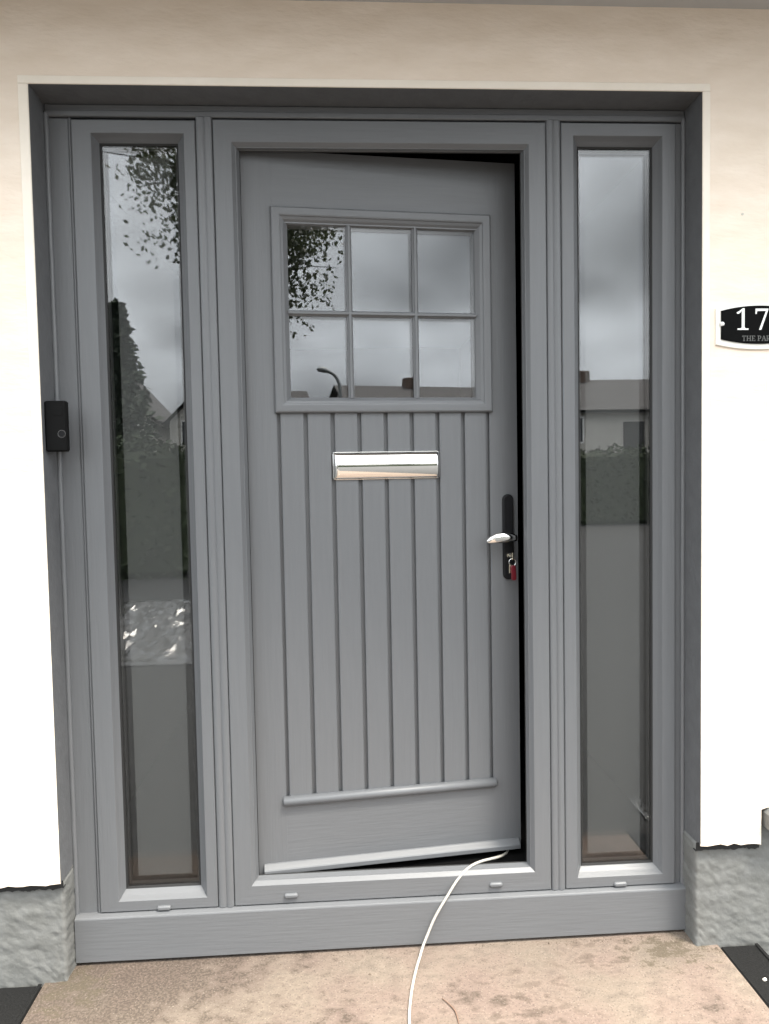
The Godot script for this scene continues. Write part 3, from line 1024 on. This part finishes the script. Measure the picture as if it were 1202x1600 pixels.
func build_street() -> void:
	rng.seed = 21
	# street tree straight out from the door
	var t := thing("street_tree", "spreading broadleaf tree mirrored in the upper left door pane", "tree", Vector3(-0.10, -0.05, 11.2))
	var st := new_st()
	tube(st, [Vector3(0, 0, 0), Vector3(0.03, 0.5, 0), Vector3(-0.05, 2.0, 0.05), Vector3(0.05, 3.6, 0), Vector3(0.0, 5.2, 0.1), Vector3(0.1, 7.5, 0)], [0.26, 0.19, 0.16, 0.14, 0.10, 0.03], 12)
	var tips := []
	for k in 26:
		var a := TAU * k / 26.0 * 5.0 + rng.randf() * 0.5
		var y := rng.randf_range(3.2, 6.6)
		var reach := rng.randf_range(2.0, 3.1) * (1.0 - 0.35 * absf(y - 5.0) / 2.0)
		var b := Vector3(0, y, 0)
		var tip := Vector3(cos(a) * reach, y + rng.randf_range(0.7, 2.0), sin(a) * reach)
		var midp := b.lerp(tip, 0.5) + Vector3(0, 0.25, 0)
		tube(st, [b, midp, tip], [0.06, 0.035, 0.012], 6)
		tips.append([midp, tip])
		for q in 5:
			var w := midp.lerp(tip, rng.randf_range(0.0, 0.95))
			var e := w + Vector3(rng.randfn(0, 0.4), rng.randf_range(-0.35, 0.5), rng.randfn(0, 0.4))
			tube(st, [w, w.lerp(e, 0.5) + Vector3(0, 0.06, 0), e], [0.016, 0.011, 0.005], 5)
	obj("trunk", st, M.bark, t)
	st = new_st()
	for k in 1250:
		var br: Array = tips[rng.randi() % tips.size()]
		var c: Vector3 = br[0].lerp(br[1], rng.randf_range(0.1, 1.15)) + Vector3(rng.randfn(0, 0.30), rng.randfn(0.0, 0.32), rng.randfn(0, 0.30))
		for j in 30:
			leaf_quad(st, c + Vector3(rng.randfn(0, 0.16), rng.randfn(0, 0.16), rng.randfn(0, 0.16)), rng.randf_range(0.07, 0.13))
	obj("crown", st, M.leaf, t)
	# conifer by the far houses
	var cf := thing("conifer", "dark conifer mirrored in the left sidelight beside the gabled houses", "tree", Vector3(-9.1, -0.05, 31.0))
	st = new_st()
	tube(st, [Vector3.ZERO, Vector3(0, 4, 0), Vector3(0.05, 8.7, 0)], [0.28, 0.16, 0.03], 8)
	obj("trunk", st, M.bark, cf)
	st = new_st()
	for k in 3600:
		var y := pow(rng.randf(), 0.85) * 8.0 + 0.8
		var r := (1.0 - (y - 0.8) / 8.3) * 2.3 * sqrt(rng.randf()) * rng.randf_range(0.8, 1.2)
		var a := rng.randf() * TAU
		leaf_quad(st, Vector3(cos(a) * r, y - r * 0.25, sin(a) * r), rng.randf_range(0.25, 0.5))
	obj("crown", st, M.conifer, cf)
	# hedges
	hedge("clipped dark hedge mirrored low in the left sidelight", Vector3(-4.4, -0.05, 9.2), Vector3(4.6, 1.95, 0.9))
	hedge("long dark hedge mirrored in the right sidelight below the white houses", Vector3(7.0, -0.05, 18.0), Vector3(12.0, 2.0, 1.2))
	# houses
	house("grey roofed gabled house mirrored in the left sidelight", Vector3(-11.4, 0.0, 36), 6.2, 6.0, 4.2, 3.4, true, M.pebbledash)
	house("second gabled house mirrored in the left sidelight beside the mullion", Vector3(-4.6, 0.0, 36.5), 6.0, 6.0, 4.0, 2.9, true, M.pebbledash)
	house("low white house with chimney mirrored in the right sidelight", Vector3(12.6, 1.4, 33), 9.5, 6.5, 2.55, 1.5, false, M.pebbledash)
	house("brick house mirrored in the bottom right door pane", Vector3(22.6, 1.4, 35), 9.0, 6.5, 2.6, 1.9, false, M.brick)
	house("white house hidden half behind the street tree crown", Vector3(3.0, 0.0, 37), 7.5, 6.0, 3.7, 1.9, false, M.pebbledash)
	# lamp post
	var l := thing("street_lamp", "curved street lamp post mirrored in the lower left door pane", "street lamp", Vector3(7.15, -0.05, 30))
	st = new_st()
	tube(st, curve_points([Vector3(0, 0, 0), Vector3(0, 2.5, 0), Vector3(0, 4.9, 0), Vector3(-0.08, 5.45, 0), Vector3(-0.30, 5.75, 0), Vector3(-0.58, 5.86, 0)], 30), same(0.075, 30), 8)
	obj("pole", st, M.steel, l)
	obj("lamp_head", loft_x([[Vector3(-1.0, 5.92, 0), 0.03, 0.04], [Vector3(-0.92, 5.92, 0), 0.10, 0.13], [Vector3(-0.70, 5.90, 0), 0.13, 0.15], [Vector3(-0.52, 5.86, 0), 0.08, 0.09]], 12), M.steel, l)
	# plastic sheeting left on the drive by the fitters
	for q in [["crumpled plastic dust sheet mirrored low in the left sidelight", Vector3(-1.75, -0.05, 5.3), Vector2(1.5, 3.2), 5], ["small white plastic bag mirrored low in the right sidelight", Vector3(1.36, -0.05, 0.86), Vector2(0.22, 0.20), 6]]:
		st = new_st()
		var n := 34
		var sz: Vector2 = q[2]
		var p := []
		for j in n + 1:
			var row := []
			for i in n + 1:
				var x := (i / float(n) - 0.5) * sz.x
				var z := (j / float(n) - 0.5) * sz.y
				var e := 1.0 - pow(maxf(absf(i / float(n) - 0.5), absf(j / float(n) - 0.5)) * 2.0, 3.0)
				var kq := 9.0 / maxf(sz.x, 0.4)
				var y := 0.006 + e * minf(0.16, sz.x * 0.22) * absf(n2.get_noise_3d(x * kq, float(q[3]), z * kq) + 0.4 * n2.get_noise_3d(x * kq * 3.0, float(q[3]), z * kq * 3.0))
				row.append(Vector3(x + 0.05 * sz.x * n1.get_noise_2d(z * 9.0, q[3]), y, z))
			p.append(row)
		for j in n:
			for i in n:
				face(st, [p[j][i], p[j][i + 1], p[j + 1][i + 1], p[j + 1][i]], Vector3.UP)
		var sh := obj("plastic_sheet", st, M.sheet)
		sh.position = q[1]
		tag(sh, q[0], "plastic sheet")


func hedge(label: String, at: Vector3, size: Vector3) -> void:
	var t := thing("hedge", label, "hedge", at)
	var st := new_st()
	cbox(st, Vector3(-size.x / 2 + 0.12, 0, -size.z / 2 + 0.12), Vector3(size.x / 2 - 0.12, size.y - 0.12, size.z / 2 - 0.12), 0.1)
	obj("branches", st, M.hedge, t)
	st = new_st()
	var n := int(size.x * size.y * 260.0)
	for k in n:
		var c := Vector3(rng.randf_range(-0.5, 0.5) * size.x, rng.randf() * size.y, -size.z / 2 + rng.randf() * 0.16)
		if rng.randf() < 0.3:
			c = Vector3(c.x, size.y - rng.randf() * 0.14 + 0.28 * n1.get_noise_1d(c.x * 1.7), rng.randf_range(-0.5, 0.5) * size.z)
		leaf_quad(st, c, rng.randf_range(0.08, 0.15))
	obj("foliage", st, M.hedge, t)


func house(label: String, at: Vector3, w: float, d: float, eave: float, rise: float, gable: bool, wall: Material) -> void:
	var t := thing("house", label, "house", at + Vector3(0, -0.05, 0), "houses across the street")
	var st := new_st()
	var f := -d / 2
	var x := w / 2
	var b := [Vector3(-x, -at.y, f), Vector3(x, -at.y, f), Vector3(x, -at.y, -f), Vector3(-x, -at.y, -f)]
	for i in 4:
		var p: Vector3 = b[i]
		var q: Vector3 = b[(i + 1) % 4]
		face(st, [p, q, q + Vector3(0, eave + at.y, 0), p + Vector3(0, eave + at.y, 0)], Vector3(p.x + q.x, 0, p.z + q.z))
	if gable:
		for s in [f, -f]:
			face(st, [Vector3(-x, eave, s), Vector3(x, eave, s), Vector3(0, eave + rise, s)], Vector3(0, 0, s))
	else:
		for s in [-x, x]:
			face(st, [Vector3(s, eave, f), Vector3(s, eave, -f), Vector3(s, eave + rise, 0)], Vector3(s, 0, 0))
	obj("wall", st, wall, t)
	st = new_st()
	var g := 0.3
	for s in [-1.0, 1.0]:
		for k in [0.0, 0.14]:
			if gable:
				face(st, [Vector3(s * (x + g), eave - g * rise / x + k, f - g), Vector3(0, eave + rise + k + 0.02, f - g), Vector3(0, eave + rise + k + 0.02, -f + g), Vector3(s * (x + g), eave - g * rise / x + k, -f + g)], Vector3(s, 1, 0))
			else:
				face(st, [Vector3(-x - g, eave - g * rise / absf(f) + k, s * (absf(f) + g)), Vector3(-x - g, eave + rise + k + 0.02, 0), Vector3(x + g, eave + rise + k + 0.02, 0), Vector3(x + g, eave - g * rise / absf(f) + k, s * (absf(f) + g))], Vector3(0, 1, s))
	var roof := obj("roof", st, M.slate, t)
	obj("chimney", box(Vector3(-w * 0.12 - 0.45, eave + rise * 0.55, -0.3), Vector3(-w * 0.12 + 0.25, eave + rise + 0.55, 0.3), 0.03), M.brick, roof)
	for i in 3:
		var cx := (i - 1) * w * 0.3
		for lv in ([0.9, 2.9] if eave > 3.9 else [1.15]):
			if lv < 2.0 and i == 1:
				var dr := obj("door", box(Vector3(cx - 0.45, 0, f - 0.05), Vector3(cx + 0.45, 2.05, f + 0.02), 0.01), M.grey_paint, t)
				obj("handle", box(Vector3(cx + 0.3, 1.0, f - 0.1), Vector3(cx + 0.36, 1.04, f - 0.051), 0.005), M.steel, dr)
				continue
			var wn := obj("window", box(Vector3(cx - 0.7, lv, f - 0.06), Vector3(cx + 0.7, lv + 1.15, f + 0.02), 0.01), M.white_paint, t)
			for k in 2:
				obj("pane", box(Vector3(cx - 0.62 + k * 0.66, lv + 0.08, f - 0.075), Vector3(cx - 0.04 + k * 0.66, lv + 1.07, f - 0.061), 0.004), M.window, wn)


# ---------------------------------------------------------------- scene
func _ready() -> void:
	n1.seed = 3
	n1.frequency = 1.0
	n1.fractal_octaves = 4
	n2.seed = 8
	n2.frequency = 1.0
	n2.fractal_octaves = 3
	# camera
	var cam := Camera3D.new()
	cam.name = "camera"
	cam.fov = 67.38
	cam.near = 0.05
	cam.far = 400.0
	cam.position = Vector3(0, 1.41, 2.2)
	cam.rotation_order = EULER_ORDER_YXZ
	cam.rotation_degrees = Vector3(-2.894, -3.460, -1.055)
	add_child(cam)
	# sky and exposure
	var env := Environment.new()
	env.background_mode = Environment.BG_SKY
	env.sky = make_sky()
	env.background_energy_multiplier = 0.85
	env.tonemap_mode = Environment.TONE_MAPPER_LINEAR
	env.tonemap_exposure = 6.8
	env.sdfgi_enabled = true
	env.ssao_enabled = true
	env.ssil_enabled = true
	var we := WorldEnvironment.new()
	we.name = "world_environment"
	we.environment = env
	add_child(we)
	# the sun, spread wide by the cloud: high, in front and to the right
	var sun := DirectionalLight3D.new()
	sun.name = "sun"
	sun.light_energy = 0.5
	sun.light_color = Color(1.0, 0.97, 0.92)
	sun.light_angular_distance = 16.0
	sun.shadow_enabled = true
	sun.rotation_degrees = Vector3(-65, 48, 0)
	add_child(sun)

	make_materials()
	M.grey_lettering = plain(lin(0.11, 0.11, 0.105), 0.5)
	build_ground()
	build_wall()
	build_frame()
	build_sidelight("tall left sidelight with frosted glass, next to the black doorbell", [-0.7085, 0.1585, -0.3725, 2.3935], [-0.655, 0.190, -0.404, 2.357], [-0.6425, 0.2090, -0.4245, 2.3425], Vector3(-0.527, 0.1655, 0))
	build_sidelight("tall right sidelight with frosted glass, nearest the house number", [0.6555, 0.1585, 0.9905, 2.3965], [0.692, 0.191, 0.951, 2.360], [0.7100, 0.2095, 0.9350, 2.3425], Vector3(0.821, 0.1660, 0))
	build_door()
	build_small()
	build_street()
